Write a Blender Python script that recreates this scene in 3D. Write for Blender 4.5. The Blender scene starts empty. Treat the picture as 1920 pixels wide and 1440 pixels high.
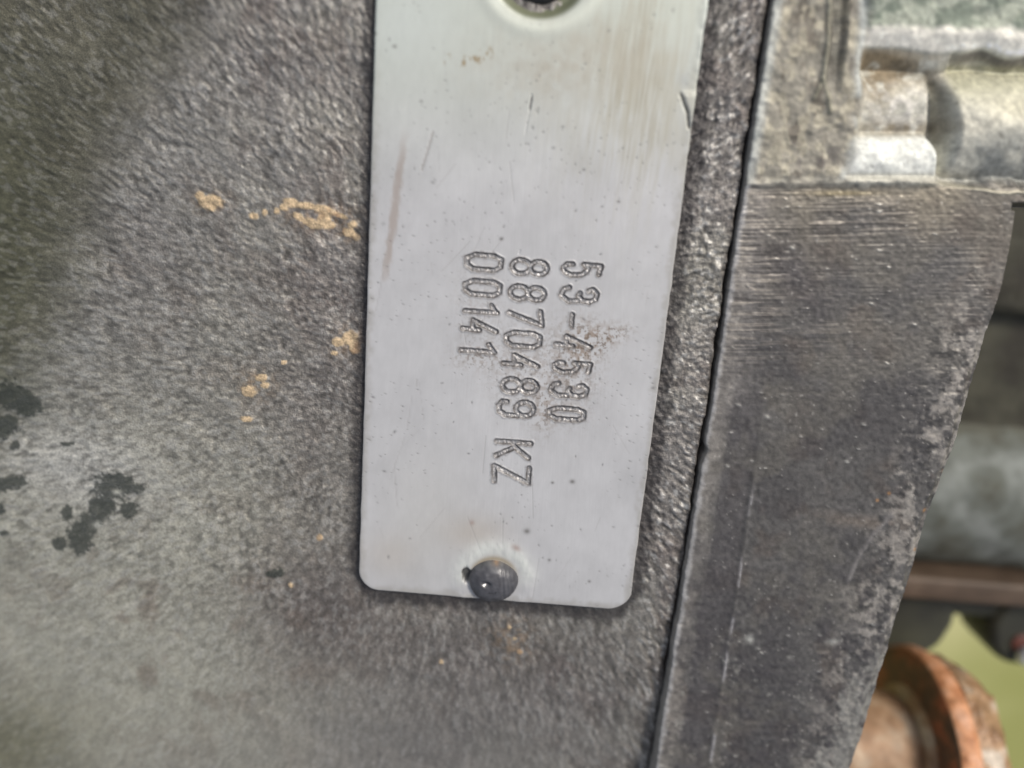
import bpy, math, random
import numpy as np
from mathutils import Matrix, Vector
random.seed(3); np.random.seed(3)

# ------------------------------------------------------------------ camera
S = 0.001                       # all lengths below are millimetres
F = 1440.0                      # focal length in pixels of a 1920 x 1440 frame
Z0 = 90.0                       # lens to plate, mm
xw = np.array([0.9968, 0.0800, 0.0]); xw /= np.linalg.norm(xw)
dv = np.array([-0.0774, 0.9643, 0.2534]); dv -= dv.dot(xw)*xw; dv /= np.linalg.norm(dv)
yw = -dv; zw = np.cross(xw, yw)
R = np.stack([xw, yw, zw], axis=1)          # world -> lens axes (x right, y down, z forward)
CAM = -R.T @ np.array([0, 0, Z0])
cam_data = bpy.data.cameras.new('camera')
cam = bpy.data.objects.new('camera', cam_data)
bpy.context.scene.collection.objects.link(cam)
ex, ey, ez = R.T @ np.array([1, 0, 0]), R.T @ np.array([0, -1, 0]), R.T @ np.array([0, 0, -1])
M4 = Matrix([[ex[0], ey[0], ez[0], CAM[0]*S], [ex[1], ey[1], ez[1], CAM[1]*S], [ex[2], ey[2], ez[2], CAM[2]*S], [0, 0, 0, 1]])
cam.matrix_world = M4
cam_data.sensor_width = 36; cam_data.lens = 27
cam_data.clip_start = 0.002; cam_data.clip_end = 50
cam_data.dof.use_dof = True; cam_data.dof.focus_distance = 0.0915; cam_data.dof.aperture_fstop = 8.0
bpy.context.scene.camera = cam

# ------------------------------------------------------------------ light
SUN = Vector((0.50, 0.58, 0.78)).normalized()      # towards the sun
elev = math.asin(SUN.z)
w = bpy.data.worlds.new('World'); bpy.context.scene.world = w; w.use_nodes = True
nt = w.node_tree; nt.nodes.clear()
out = nt.nodes.new('ShaderNodeOutputWorld'); bg = nt.nodes.new('ShaderNodeBackground'); sky = nt.nodes.new('ShaderNodeTexSky')
sky.sky_type = 'NISHITA'; sky.sun_disc = False; sky.sun_elevation = elev; sky.sun_rotation = math.atan2(SUN.x, SUN.y)
sky.dust_density = 4.0; sky.air_density = 1.0; sky.ozone_density = 1.0
bg.inputs['Strength'].default_value = 0.10
hs = nt.nodes.new('ShaderNodeHueSaturation'); hs.inputs['Saturation'].default_value = .55       # thin overcast
nt.links.new(sky.outputs[0], hs.inputs['Color']); nt.links.new(hs.outputs[0], bg.inputs[0]); nt.links.new(bg.outputs[0], out.inputs[0])
sl = bpy.data.lights.new('sun', 'SUN'); sl.energy = 1.5; sl.angle = math.radians(12); sl.color = (1.0, 0.94, 0.85)
so = bpy.data.objects.new('sun', sl); bpy.context.scene.collection.objects.link(so)
so.rotation_euler = SUN.to_track_quat('Z', 'Y').to_euler()
vs = bpy.context.scene.view_settings
vs.view_transform = 'Standard'; vs.look = 'None'; vs.gamma = 1; vs.exposure = 0.32
COL = bpy.context.scene.collection

# ------------------------------------------------------------------ helpers
def unproj(px, py, z):
    px = np.asarray(px, float); py = np.asarray(py, float); z = np.asarray(z, float)
    d = np.stack(np.broadcast_arrays((px-960)/F, (py-720)/F, np.ones_like(px+py)), -1) @ R   # = R^T d
    t = (z - CAM[2]) / d[..., 2]
    return CAM[0] + t*d[..., 0], CAM[1] + t*d[..., 1]
def proj(x, y, z):
    p = np.stack(np.broadcast_arrays(np.asarray(x, float), y, z), -1) @ R.T + np.array([0, 0, Z0])
    return 960 + F*p[..., 0]/p[..., 2], 720 + F*p[..., 1]/p[..., 2]
def sst(a, b, x):
    t = np.clip((x-a)/(b-a), 0, 1); return t*t*(3-2*t)
def vnoise(x, y, seed):
    xi = np.floor(x).astype(np.int64); yi = np.floor(y).astype(np.int64)
    fx = x-xi; fy = y-yi; fx = fx*fx*fx*(fx*(fx*6-15)+10); fy = fy*fy*fy*(fy*(fy*6-15)+10)
    def h(i, j):
        n = (i*374761393 + j*668265263 + seed*1442695041) & 0xffffffff
        n = ((n ^ (n >> 13))*1274126177) & 0xffffffff
        n = ((n ^ (n >> 16))*2246822519) & 0xffffffff
        return ((n ^ (n >> 15)) & 0xffff)/65535.0
    a = h(xi, yi); b = h(xi+1, yi); c = h(xi, yi+1); d = h(xi+1, yi+1)
    return (a*(1-fx)+b*fx)*(1-fy) + (c*(1-fx)+d*fx)*fy
def fbm(x, y, s, o=3, seed=0, g=0.5):            # 0..1, feature size about s
    v = 0; amp = 1; tot = 0; c, sn = math.cos(.6), math.sin(.6)
    x = x/s; y = y/s
    for k in range(o):
        v = v + amp*vnoise(x+17.3*k, y-9.1*k, seed*13+k); tot += amp; amp *= g
        x, y = (c*x-sn*y)*2.03, (sn*x+c*y)*2.03
    return v/tot
def lin(r, g, b):
    c = np.array([r, g, b])/255.0
    return np.where(c <= .04045, c/12.92, ((c+.055)/1.055)**2.4)
def mixc(col, target, m):
    m = np.clip(m, 0, 1)[..., None]; return col*(1-m) + np.asarray(target)*m
def spots(x, y, s, prob, seed, rad, elong=2.0, ang=None):
    out = np.zeros(np.broadcast(x, y).shape); xi = np.floor(x/s).astype(np.int64); yi = np.floor(y/s).astype(np.int64)
    def h(i, j, k):
        n = (i*374761393 + j*668265263 + (seed*31+k)*1442695041) & 0xffffffff
        n = ((n ^ (n >> 13))*1274126177) & 0xffffffff
        n = ((n ^ (n >> 16))*2246822519) & 0xffffffff
        return ((n ^ (n >> 15)) & 0xffff)/65535.0
    for a in (-1, 0, 1):
        for b in (-1, 0, 1):
            i, j = xi+a, yi+b
            dx = x-(i+h(i, j, 1))*s; dy = y-(j+h(i, j, 2))*s
            t = (h(i, j, 3)-.5)*math.pi if ang is None else ang+(h(i, j, 3)-.5)*.7
            rr = rad*(.45+h(i, j, 4)**2*1.1); c, sn = np.cos(t), np.sin(t)
            d = ((c*dx+sn*dy)/(rr*elong))**2+((-sn*dx+c*dy)/rr)**2
            out = np.maximum(out, np.where(h(i, j, 5) < prob, np.exp(-d*1.4), 0))
    return out
def gauss(x, y, cx, cy, rx, ry=None, ang=0):
    ry = rx if ry is None else ry
    c, s = math.cos(ang), math.sin(ang); dx = x-cx; dy = y-cy
    return np.exp(-((c*dx+s*dy)/rx)**2 - ((-s*dx+c*dy)/ry)**2)
def seg_dist(x, y, ax, ay, bx, by):
    vx, vy = bx-ax, by-ay; L = vx*vx+vy*vy+1e-9
    t = np.clip(((x-ax)*vx+(y-ay)*vy)/L, 0, 1)
    return np.hypot(x-ax-t*vx, y-ay-t*vy)
def poly_dist(x, y, pts):
    d = np.full(x.shape, 1e9)
    for (a, b), (c, e) in zip(pts[:-1], pts[1:]): d = np.minimum(d, seg_dist(x, y, a, b, c, e))
    return d

def make_mesh(name, V, Fc, mat, col=None, rgh=None, normals=None, parent=None, smooth=True):
    me = bpy.data.meshes.new(name)
    n = len(V); k = Fc.shape[1]
    me.vertices.add(n); me.vertices.foreach_set('co', (V*S).astype(np.float32).ravel())
    me.loops.add(Fc.size); me.loops.foreach_set('vertex_index', Fc.astype(np.int32).ravel())
    me.polygons.add(len(Fc)); me.polygons.foreach_set('loop_start', np.arange(0, Fc.size, k, dtype=np.int32))
    me.polygons.foreach_set('loop_total', np.full(len(Fc), k, np.int32))
    me.update(calc_edges=True); me.validate()
    if col is not None:
        a = me.color_attributes.new('tint', 'FLOAT_COLOR', 'POINT')
        c = np.ones((n, 4), np.float32); c[:, :3] = col; a.data.foreach_set('color', c.ravel())
    if rgh is not None:
        a = me.attributes.new('rough', 'FLOAT', 'POINT'); a.data.foreach_set('value', rgh.astype(np.float32))
    if smooth: me.polygons.foreach_set('use_smooth', np.ones(len(me.polygons), bool))
    if normals is not None: me.normals_split_custom_set_from_vertices(normals.astype(np.float32))
    me.materials.append(mat)
    o = bpy.data.objects.new(name, me); COL.objects.link(o)
    if parent is not None: o.parent = parent
    return o
def grid_faces(nr, nc):
    i = np.arange(nr*nc).reshape(nr, nc)
    return np.stack([i[:-1, :-1], i[1:, :-1], i[1:, 1:], i[:-1, 1:]], -1).reshape(-1, 4)   # rows run towards -y, so this winds to +z
def vnormals(V, Fc):
    n = np.cross(V[Fc[:, 2]]-V[Fc[:, 0]], V[Fc[:, 3]]-V[Fc[:, 1]]); n /= np.sqrt(np.linalg.norm(n, axis=1))[:, None]+1e-9
    n = n/np.maximum(1, np.linalg.norm(n, axis=1)/(3*np.median(np.linalg.norm(n, axis=1))))[:, None]
    N = np.zeros_like(V)
    for k in range(4): 
        for c in range(3): N[:, c] += np.bincount(Fc[:, k], n[:, c], len(V))
    return N/(np.linalg.norm(N, axis=1)[:, None]+1e-12)
def split_parts(V, Fc, lab, names, mat, col, rgh, parent):
    N = vnormals(V, Fc); res = {}
    for k, nm in names:
        f = Fc[lab == k]
        if not len(f): continue
        u, inv = np.unique(f, return_inverse=True)
        res[k] = make_mesh(nm, V[u], inv.reshape(f.shape), mat, col[u], rgh[u], N[u], parent)
    return res
def empty(name, loc=(0, 0, 0)):
    o = bpy.data.objects.new(name, None); o.location = Vector(loc)*S; o.empty_display_size = .005; COL.objects.link(o); return o
def tag(o, label=None, cat=None, group=None, kind=None):
    if label: o['label'] = label
    if cat: o['category'] = cat
    if group: o['group'] = group
    if kind: o['kind'] = kind

def metal(name, metallic=.4, fine=2.2, fine_amt=.25, bump=.35, bump_scale=3.0, bump_mm=.05, stretch=(1, 1, 1), spec=.5, rough_mul=1.0, base=None):
    m = bpy.data.materials.new(name); m.use_nodes = True; t = m.node_tree; N = t.nodes; L = t.links
    b = N['Principled BSDF']
    tc = N.new('ShaderNodeTexCoord'); mp = N.new('ShaderNodeMapping'); mp.inputs['Scale'].default_value = [1000*s for s in stretch]
    L.new(tc.outputs['Object'], mp.inputs['Vector'])
    n1 = N.new('ShaderNodeTexNoise'); n1.inputs['Scale'].default_value = fine; n1.inputs['Detail'].default_value = 5; n1.inputs['Roughness'].default_value = .65
    L.new(mp.outputs[0], n1.inputs['Vector'])
    mr = N.new('ShaderNodeMapRange'); mr.inputs['From Min'].default_value = .3; mr.inputs['From Max'].default_value = .7
    mr.inputs['To Min'].default_value = 1-fine_amt; mr.inputs['To Max'].default_value = 1+fine_amt
    L.new(n1.outputs['Fac'], mr.inputs['Value'])
    vm = N.new('ShaderNodeVectorMath'); vm.operation = 'SCALE'
    if base is None:
        at = N.new('ShaderNodeAttribute'); at.attribute_name = 'tint'; L.new(at.outputs['Color'], vm.inputs[0])
        ar = N.new('ShaderNodeAttribute'); ar.attribute_name = 'rough'
        mm = N.new('ShaderNodeMath'); mm.operation = 'MULTIPLY'; mm.inputs[1].default_value = rough_mul
        L.new(ar.outputs['Fac'], mm.inputs[0]); L.new(mm.outputs[0], b.inputs['Roughness'])
    else:
        n3 = N.new('ShaderNodeTexNoise'); n3.inputs['Scale'].default_value = base[2]; n3.inputs['Detail'].default_value = 6; L.new(mp.outputs[0], n3.inputs['Vector'])
        cr = N.new('ShaderNodeValToRGB'); cr.color_ramp.elements[0].position = .35; cr.color_ramp.elements[1].position = .65
        cr.color_ramp.elements[0].color = (*base[0], 1); cr.color_ramp.elements[1].color = (*base[1], 1)
        if len(base) > 4:
            e = cr.color_ramp.elements.new(.5); e.color = (*base[4], 1)
        L.new(n3.outputs['Fac'], cr.inputs[0]); L.new(cr.outputs[0], vm.inputs[0]); b.inputs['Roughness'].default_value = base[3]
    L.new(mr.outputs[0], vm.inputs['Scale']); L.new(vm.outputs[0], b.inputs['Base Color'])
    b.inputs['Metallic'].default_value = metallic; b.inputs['Specular IOR Level'].default_value = spec
    n2 = N.new('ShaderNodeTexNoise'); n2.inputs['Scale'].default_value = bump_scale; n2.inputs['Detail'].default_value = 4
    L.new(mp.outputs[0], n2.inputs['Vector'])
    bp = N.new('ShaderNodeBump'); bp.inputs['Strength'].default_value = bump; bp.inputs['Distance'].default_value = bump_mm*S
    L.new(n2.outputs['Fac'], bp.inputs['Height']); L.new(bp.outputs[0], b.inputs['Normal'])
    return m

def axis(*segs):            # segs: (start, end, step) ...
    r = []
    for a, b, s in segs: r += list(np.arange(a, b, s))
    return np.array(r + [segs[-1][1]])
def seam(py): return 1450 - 222*py/1440.0          # left edge of the flange in the frame

# ------------------------------------------------------------------ sand-cast engine block wall
ZC = -1.15
def polar_grain(x, y, sd=0):
    dx, dy = x-960, y-700; r = np.hypot(dx, dy); th = np.arctan2(dy, dx)
    th = np.where(th < 0, th+2*math.pi, th)                      # the seam of the angle lies on the right
    iso = fbm(x+(fbm(x, y, 14, 2, 92)-.5)*8, y+(fbm(x, y, 14, 2, 93)-.5)*8, 7.0, 2, 5+sd, .4)
    res = iso*0; wsum = res
    rk = [(260, 0)]+[(r0, k+1) for k, r0 in enumerate((420, 600, 780, 960, 1150, 1400))]
    for i, (r0, k) in enumerate(rk):
        lo = rk[i-1][0] if i else -1e9; hi = rk[i+1][0] if i < len(rk)-1 else 1e9
        wt = np.where(r < r0, (r-lo)/(r0-lo) if i else 1.0, (hi-r)/(hi-r0) if i < len(rk)-1 else 1.0)
        wt = np.clip(wt, 0, 1); wt = wt*wt*(3-2*wt)
        if k == 0: g = iso
        else:
            st = 6.3*(1+0.0016*r0)
            wob = (fbm(x, y, 60, 2, 91)-.5)*12
            g = fbm((r+wob)*6.6/st, th*r0+wob, 6.6, 2, 20+k+sd, .4)
        res = res+wt*g; wsum = wsum+wt
    return res/np.maximum(wsum, 1e-6)
PATCH = [(213, 912, 40, 26, .1), (190, 955, 34, 22, -.9), (160, 985, 30, 24, -.9), (148, 1020, 24, 22, 0), (235, 915, 36, 14, 0), (240, 955, 14, 14, 0), (128, 963, 13, 14, 0), (112, 1020, 13, 15, 0),
         (20, 742, 46, 32, .2), (45, 760, 30, 24, 0), (2, 800, 40, 26, 0), (15, 905, 36, 14, 0), (28, 835, 10, 10, 0), (0, 955, 12, 10, 0), (10, 998, 9, 6, 0), (127, 832, 14, 5, 0), (515, 1075, 16, 8, 0), (-60, 770, 70, 60, 0)]
def paint_m(X, Y):
    pn = (fbm(X, Y, 22, 4, 66, .7)-.5)*.9+(fbm(X, Y, 6, 2, 67)-.5)*.55; paint = np.zeros_like(X)
    for c in PATCH: paint = np.maximum(paint, sst(.26, .52, gauss(X, Y, *c)+pn*.9)*(gauss(X, Y, c[0], c[1], c[2]*1.8, c[3]*1.8, c[4]) > .15))
    return paint
def build_casting():
    gx = axis((-520, -30, 14), (-30, 1200, 2.6), (1200, 1470, 2.2)); gy = axis((-360, -20, 12), (-20, 1462, 2.6), (1462, 1900, 14))
    X, Y = np.meshgrid(gx, gy)
    z = np.full(X.shape, ZC)
    # the wall falls away towards the left, most steeply in the upper corner
    z -= 5.0*np.clip((520-X)/520, 0, 3)**1.7
    dline = ((X-395)*650 + (Y-0)*310)/math.hypot(650, 310)       # < 0 beyond the upper left crease
    wob = (fbm(X, Y, 120, 3, 3)-.5)*60
    z -= 8.0*sst(0, 1, np.clip(-(dline+wob-20)/300, 0, 1))
    z -= 3.0*sst(0, 1, np.clip((X*0.2+Y-1150)/800, 0, 1))
    z += .55*sst(1180, 1330, X+.14*(Y-700))
    wx, wy = unproj(X, Y, z)
    z += (fbm(X, Y, 160, 3, 8)-.5)*.9 + (fbm(X, Y, 45, 2, 9)-.5)*.25
    g = polar_grain(X, Y); g2 = polar_grain(X*1.15, Y*1.15-95, 400)
    smoothness = sst(950, 1350, Y-.25*(X-300))*sst(1300, 900, X)*.55+.0
    strip = sst(1180, 1230, X)
    amp = .15*(1-1.1*smoothness)*(1+.6*strip)
    z += (g-.5)*amp*2.0
    # groove along the joint with the flange
    sm = seam(Y); ds = sm-X+ (fbm(Y, Y*0, 40, 2, 77)-.5)*8
    z -= 2.2*sst(10, 3, ds)
    # ochre deposits sit proud
    och = np.zeros_like(X)
    def blob(cx, cy, rx, ry, a=0, k=1.0):
        nonlocal och
        n = (fbm(X, Y, 11, 2, int(cx))-.5)*1.3
        och = np.maximum(och, sst(.42, .62, gauss(X, Y, cx, cy, rx*1.25, ry*1.25, a)+n*.35)*k*(gauss(X, Y, cx, cy, rx*1.6, ry*1.6, a) > .2))
    blob(395, 379, 24, 14, .05); blob(373, 366, 8, 8, .8)
    for c in [(474, 405, 9, 7), (496, 397, 6, 6), (520, 396, 7, 6), (533, 389, 8, 7), (547, 380, 16, 8, .2), (575, 385, 18, 7, .2), (610, 394, 20, 8, .3), (637, 404, 17, 5, .3),
              (563, 407, 13, 8, .5), (588, 419, 18, 8, .3), (607, 412, 13, 11), (618, 423, 12, 8), (655, 436, 13, 8, .2), (662, 421, 10, 8), (668, 445, 8, 7),
              (657, 633, 15, 14), (665, 650, 12, 12), (636, 640, 12, 8), (628, 661, 6, 4), (467, 733, 14, 12), (491, 708, 11, 7), (498, 722, 9, 6), (465, 785, 11, 6),
              (533, 679, 6, 4), (600, 1007, 7, 5, -.6), (545, 1097, 4, 4), (965, 1195, 4, 3), (973, 1221, 5, 4), (828, 1239, 4, 4), (955, 1173, 3, 3)]:
        blob(*c)
    z += och*.10+.06*paint_m(X, Y)
    # colour
    base = lin(131, 127, 123); col = np.ones(X.shape+(3,))*base
    big = fbm(X, Y, 260, 4, 31); mid = fbm(X, Y, 70, 3, 32)
    col = mixc(col, lin(146, 144, 134), sst(.45, .75, big)*.5)
    col = mixc(col, lin(112, 103, 98), sst(.5, .8, mid)*.6)
    col = mixc(col, lin(174, 172, 158), np.clip(gauss(X, Y, 180, 1130, 460, 420)*1.35, 0, 1)*.85)     # paler, worn lower left
    col = mixc(col, lin(200, 198, 190), gauss(X, Y, 140, 875, 150, 75, .25)*.9)
    col = mixc(col, lin(152, 151, 144), gauss(X, Y, 330, 260, 150, 190, -1.0)*.4)
    col = mixc(col, lin(150, 150, 144), gauss(X, Y, 30, 720, 190, 60, -.6)*.5)
    col = mixc(col, lin(96, 88, 86), gauss(X, Y, 590, 1130, 160, 130, .3)*.75)
    col = mixc(col, lin(92, 86, 84), gauss(X, Y, 960, 1230, 320, 90, .1)*.6)
    col = mixc(col, lin(104, 102, 100), gauss(X, Y, 900, 1390, 420, 110)*.45)
    col = mixc(col, lin(112, 96, 84), sst(.55, .75, fbm(X, Y, 55, 3, 39))*gauss(X, Y, 330, 1180, 300, 200)*.55)
    col = mixc(col, lin(92, 84, 84), gauss(X, Y, 600, 740, 130, 280)*.45)
    col = mixc(col, lin(80, 78, 74), gauss(X, Y, 1380, 80, 80, 190)*.2)
    # darker olive tone in the upper left corner and along the left rim
    olive = sst(70, -110, dline+wob*.8+ (fbm(X, Y, 26, 3, 44)-.5)*50)
    col = mixc(col, lin(98, 97, 80), olive*.75)
    col = mixc(col, lin(88, 90, 68), gauss(X, Y, 0, 420, 110, 330)*.6)
    col = mixc(col, lin(104, 102, 74), gauss(X, Y, 20, 1400, 150, 110)*.7)
    # grime in the pits, metal on the peaks, painted glints strongest in the strip
    col = col*(1 + (g-.5)[..., None]*(.95-.15*olive)[..., None]*(1-1.0*smoothness[..., None]))
    spark = sst(.70, .82, g)*(1-olive)
    col = mixc(col, lin(205, 203, 200), spark*(.12+.25*strip))
    salt = sst(.56, .74, g2); pep = sst(.44, .28, g2); kk = (1-1.2*smoothness)*(1-.35*olive)
    col = mixc(col, lin(176, 174, 168), salt*kk*.42); col = mixc(col, lin(62, 60, 56), pep*kk*.42)
    fl = sst(.66, .78, g2)*strip; col = mixc(col, lin(225, 222, 216), fl*.35)
    # dark green-black paint remains
    paint = paint_m(X, Y)
    col = mixc(col, lin(64, 68, 62), paint*.85)
    for c in [(219, 923, 8, 5), (183, 985, 10, 6)]: col = mixc(col, lin(205, 203, 190), gauss(X, Y, *c)*.9)
    halo = np.zeros_like(X)
    for hx, hy, ha, hb in [(600, 405, 70, 26), (660, 430, 30, 24), (655, 640, 34, 30), (480, 720, 36, 26), (395, 380, 34, 20), (960, 1200, 40, 40)]: halo = np.maximum(halo, gauss(X, Y, hx, hy, ha, hb))
    col = mixc(col, lin(146, 122, 94), halo*sst(.4, .65, fbm(X, Y, 9, 3, 97))*.55)
    col = mixc(col, lin(200, 178, 146)*(.72+.5*fbm(X, Y, 7, 2, 90))[..., None], och)
    col = mixc(col, lin(150, 108, 78), och*sst(.52, .7, fbm(X, Y, 14, 2, 93))*sst(560, 640, X)*.4)
    # dirt plus the plate's painted-in shadow, wider at left; dirt in the joint groove
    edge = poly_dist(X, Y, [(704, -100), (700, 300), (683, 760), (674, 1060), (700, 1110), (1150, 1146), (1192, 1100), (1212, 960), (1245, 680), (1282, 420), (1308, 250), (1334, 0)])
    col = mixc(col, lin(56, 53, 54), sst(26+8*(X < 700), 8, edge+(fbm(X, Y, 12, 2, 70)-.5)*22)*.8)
    col = mixc(col, lin(80, 75, 70), sst(20, 7, ds+(fbm(X, Y, 12, 2, 71)-.5)*14)*.9)
    rg = .52-.14*spark-.15*salt+.22*olive-.1*paint+.25*och+.1*smoothness + (fbm(X, Y, 20, 2, 72)-.5)*.15
    V = np.stack([wx, wy, z], -1).reshape(-1, 3); Fc = grid_faces(*X.shape)
    root = empty('engine_block', (-20, -10, -3))
    tag(root, 'rough sand-cast grey engine block wall with ochre specks, under the number plate', 'engine block')
    och_f = och.reshape(-1)[Fc].mean(1) > .5; pf = paint.reshape(-1)[Fc].mean(1) > .5
    lab = np.zeros(len(Fc), int); lab[pf] = 1; lab[och_f] = 2
    V = V - np.array([-20, -10, -3])
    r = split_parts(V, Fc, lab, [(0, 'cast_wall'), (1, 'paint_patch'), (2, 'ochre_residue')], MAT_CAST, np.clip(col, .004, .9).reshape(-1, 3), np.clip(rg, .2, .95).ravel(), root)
    r[1]['kind'] = 'stuff'; r[1]['label'] = 'flaked dark green-black paint'
    r[2]['kind'] = 'stuff'; r[2]['label'] = 'ochre crusty residue spots'
MAT_CAST = metal('cast_metal', metallic=.35, fine=3.2, fine_amt=.34, bump=.7, bump_scale=4.2, bump_mm=.17, spec=.5)
build_casting()

# ------------------------------------------------------------------ number plate
ell = lambda ca, ch, ra, rh, n=18, a0=0, a1=360: [(ca+ra*math.cos(math.radians(t)), ch+rh*math.sin(math.radians(t))) for t in np.linspace(a0, a1, n)]
GLY = {   # strokes as (along, height)
 '0': [[(0, .22), (0, .80), (.22, 1), (.75, 1), (1, .84), (1, .2), (.72, .02), (.28, 0), (0, .22)]],
 '8': [ell(.5, .76, .46, .24), ell(.5, .26, .5, .26)],
 '5': [[(.78, .96), (.08, 1), (.06, .55), (.35, .68), (.62, .62), (.92, .5), (1, .22), (.75, .04), (.4, 0), (.1, .12), (.1, .25)]],
 '3': [[(.2, .77), (.1, .88), (.35, 1), (.75, .97), (.95, .8), (.88, .6), (.6, .48), (.4, .53)], [(.9, .5), (1, .22), (.62, .0), (.2, .08), (.06, .22)]],
 '1': [[(.8, 0), (.8, 1)], [(.75, .97), (0, .82)]],
 '4': [[(.72, 1), (.0, .3)], [(.0, .3), (.55, .3), (.6, .33)], [(.66, 0), (.7, .5)]],
 '7': [[(0, .93), (1, 1)], [(1, 1), (.22, 0)]],
 '9': [ell(.5, .74, .48, .25), [(.98, .7), (1, .2), (.75, .02), (.35, .0), (.08, .1), (.1, .22)]],
 'K': [[(0, 0), (0, 1)], [(.06, .45), (.45, .62), (1, .96)], [(.3, .55), (1, 0)]],
 'Z': [[(0, 1), (1, 1)], [(1, 1), (0, 0)], [(0, 0), (1, .03)]],
 '-': [[(0, .5), (1, .5)]]}
TEXT = [('5', 1052, 1130, 489, 523), ('3', 1048, 1123, 533, 572), ('-', 1065, 1079, 586, 615), ('4', 1038, 1111, 626, 662), ('5', 1035, 1110, 674, 705), ('3', 1028, 1104, 713, 749), ('0', 1026, 1098, 761, 792),
        ('8', 956, 1030, 483, 520), ('8', 953, 1025, 532, 568), ('7', 950, 1021, 577, 614), ('0', 945, 1016, 619, 655), ('4', 941, 1012, 662, 697), ('8', 938, 1011, 706, 742), ('9', 931, 1005, 747, 785), ('K', 927, 998, 824, 862), ('Z', 922, 995, 870, 909),
        ('0', 871, 943, 473, 511), ('0', 868, 941, 522, 558), ('1', 868, 936, 570, 590), ('4', 864, 934, 596, 632), ('1', 861, 931, 643, 664)]
RIV1 = (925, 1087); RIV2 = (1014, -56)
def build_plate():
    x0 = unproj(684, 700, 0)[0]; x1 = unproj(1240, 680, 0)[0]; y1 = unproj(925, 1124, 0)[1]
    tx0, ty0 = unproj(852, 462, 0); tx1, ty1 = unproj(1142, 918, 0); ytop = unproj(1000, -330, 0)[1]
    tx0 = min(tx0, unproj(852, 918, 0)[0]); tx1 = max(tx1, unproj(1142, 462, 0)[0]); ty0 = max(ty0, unproj(1142, 462, 0)[1]); ty1 = min(ty1, unproj(852, 918, 0)[1])
    s = .0635; c = .17; r = 2.6
    cx = [0, 0, .07, .2]; gx = np.concatenate([x0+np.array(cx), np.arange(x0+.35, tx0, c), np.arange(tx0, tx1, s), np.arange(tx1, x1-.3, c), x1-np.array(cx[::-1])])
    th = np.linspace(0, math.pi/2, 14)[1:]
    gyd = np.concatenate([-np.array([ytop, ytop]), np.arange(-ytop+.1, -ty0, c), np.arange(-ty0, -ty1, s), np.arange(-ty1, -y1-r, c), -y1-r+r*np.sin(th), [-y1]])
    gy = -gyd; nr, nc = len(gy), len(gx)
    X, Y = np.meshgrid(gx, gy)
    inset = np.where(Y < y1+r, r-np.sqrt(np.clip(r*r-(y1+r-Y)**2, 0, None)), 0)
    inset[-1] = inset[-2]
    xc = (x0+x1)/2; hw = (x1-x0)/2
    # the left corner is a little squarer than the right
    X = np.where(X < xc, X+inset*np.clip((xc-X)/hw, 0, 1), X-inset*1.15*np.clip((X-xc)/hw, 0, 1))
    Z = np.zeros_like(X)
    px, py = proj(X, Y, 0)
    ewob = (fbm(Y*16, Y*0, 30, 3, 5)-.5)
    right = np.clip((X-xc)/hw, 0, 1)**30
    X = X + right*ewob*.16*np.where(py < 300, 2.4, 1); X += np.clip((xc-X)/hw, 0, 1)**30*(fbm(Y*16, Y*0, 35, 3, 6)-.5)*.10
    Z += (fbm(px, py, 240, 2, 11)-.5)*.10
    # engraving
    D = np.full(X.shape, 99.0); owner = np.full(X.shape, -1)
    box = (px > 845) & (px < 1150) & (py > 455) & (py < 925)
    bx, by = px[box], py[box]
    jig = (fbm(bx, by, 5.0, 2, 12)-.5)*2.6; d_best = np.full(bx.shape, 99.0); own = np.full(bx.shape, -1)
    for i, (ch, xa, xb, ya, yb) in enumerate(TEXT):
        hwid = 3.8; xa2, xb2 = xa+hwid, xb-hwid; sh = .078
        sy = sh*(xb2-xa2)/2; ya2, yb2 = ya+hwid+sy*.7, yb-hwid-sy*.7
        if ch == '1': ya2, yb2 = ya+2, yb-2
        if ch == '-': xa2, xb2 = xa, xb; ya2, yb2 = ya+4, yb-4
        xm, ym = (xa+xb)/2, (ya+yb)/2
        near = (bx > xa-14) & (bx < xb+14) & (by > ya-14) & (by < yb+14)
        for st in GLY[ch]:
            pts = []
            for a, h in st:
                qx = xa2+h*(xb2-xa2); qy = ya2+a*(yb2-ya2)
                pts.append((qx-.07*(qy-ym), qy+sh*(qx-xm)))
            dd = poly_dist(bx[near], by[near], pts)
            cur = d_best[near]; b = dd < cur
            cur = np.where(b, dd, cur); oo = own[near]; oo = np.where(b, i, oo)
            d_best[near] = cur; own[near] = oo
    d_best = d_best+jig*.55
    D[box] = d_best; owner[box] = own
    wd = 4.3
    groove = sst(wd+.4, wd-1.8, D); Z -= groove*(.16+.13*(fbm(px, py, 4, 2, 14)-.5)*2)
    Z += gauss(D, D*0, wd+2.0, 0, 1.4, 1)*.035*(.2+1.6*fbm(px, py, 9, 2, 15)) - sst(1.6, 0, D)*.03
    rs_ = np.random.RandomState(8); scr_m = np.zeros_like(px)
    for _ in range(46):
        ax, ay = rs_.uniform(700, 1290), rs_.uniform(0, 1120); L = rs_.uniform(12, 90); t = math.radians(rs_.normal(97, 22)); w_ = rs_.uniform(.7, 1.3)
        bx_, by_ = ax+L*math.cos(t), ay+L*math.sin(t); loc = (px > min(ax, bx_)-5) & (px < max(ax, bx_)+5) & (py > ay-5) & (py < by_+5)
        scr_m[loc] = np.maximum(scr_m[loc], sst(w_*1.7, .2, seg_dist(px[loc], py[loc], ax, ay, bx_, by_))*rs_.uniform(.25, .9))
    Z -= .02*scr_m
    # hammered rings round the rivets
    def ring(c, r0, sx, sy=1):
        return np.hypot((px-c[0])/sx, (py-c[1])/sy)
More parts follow.
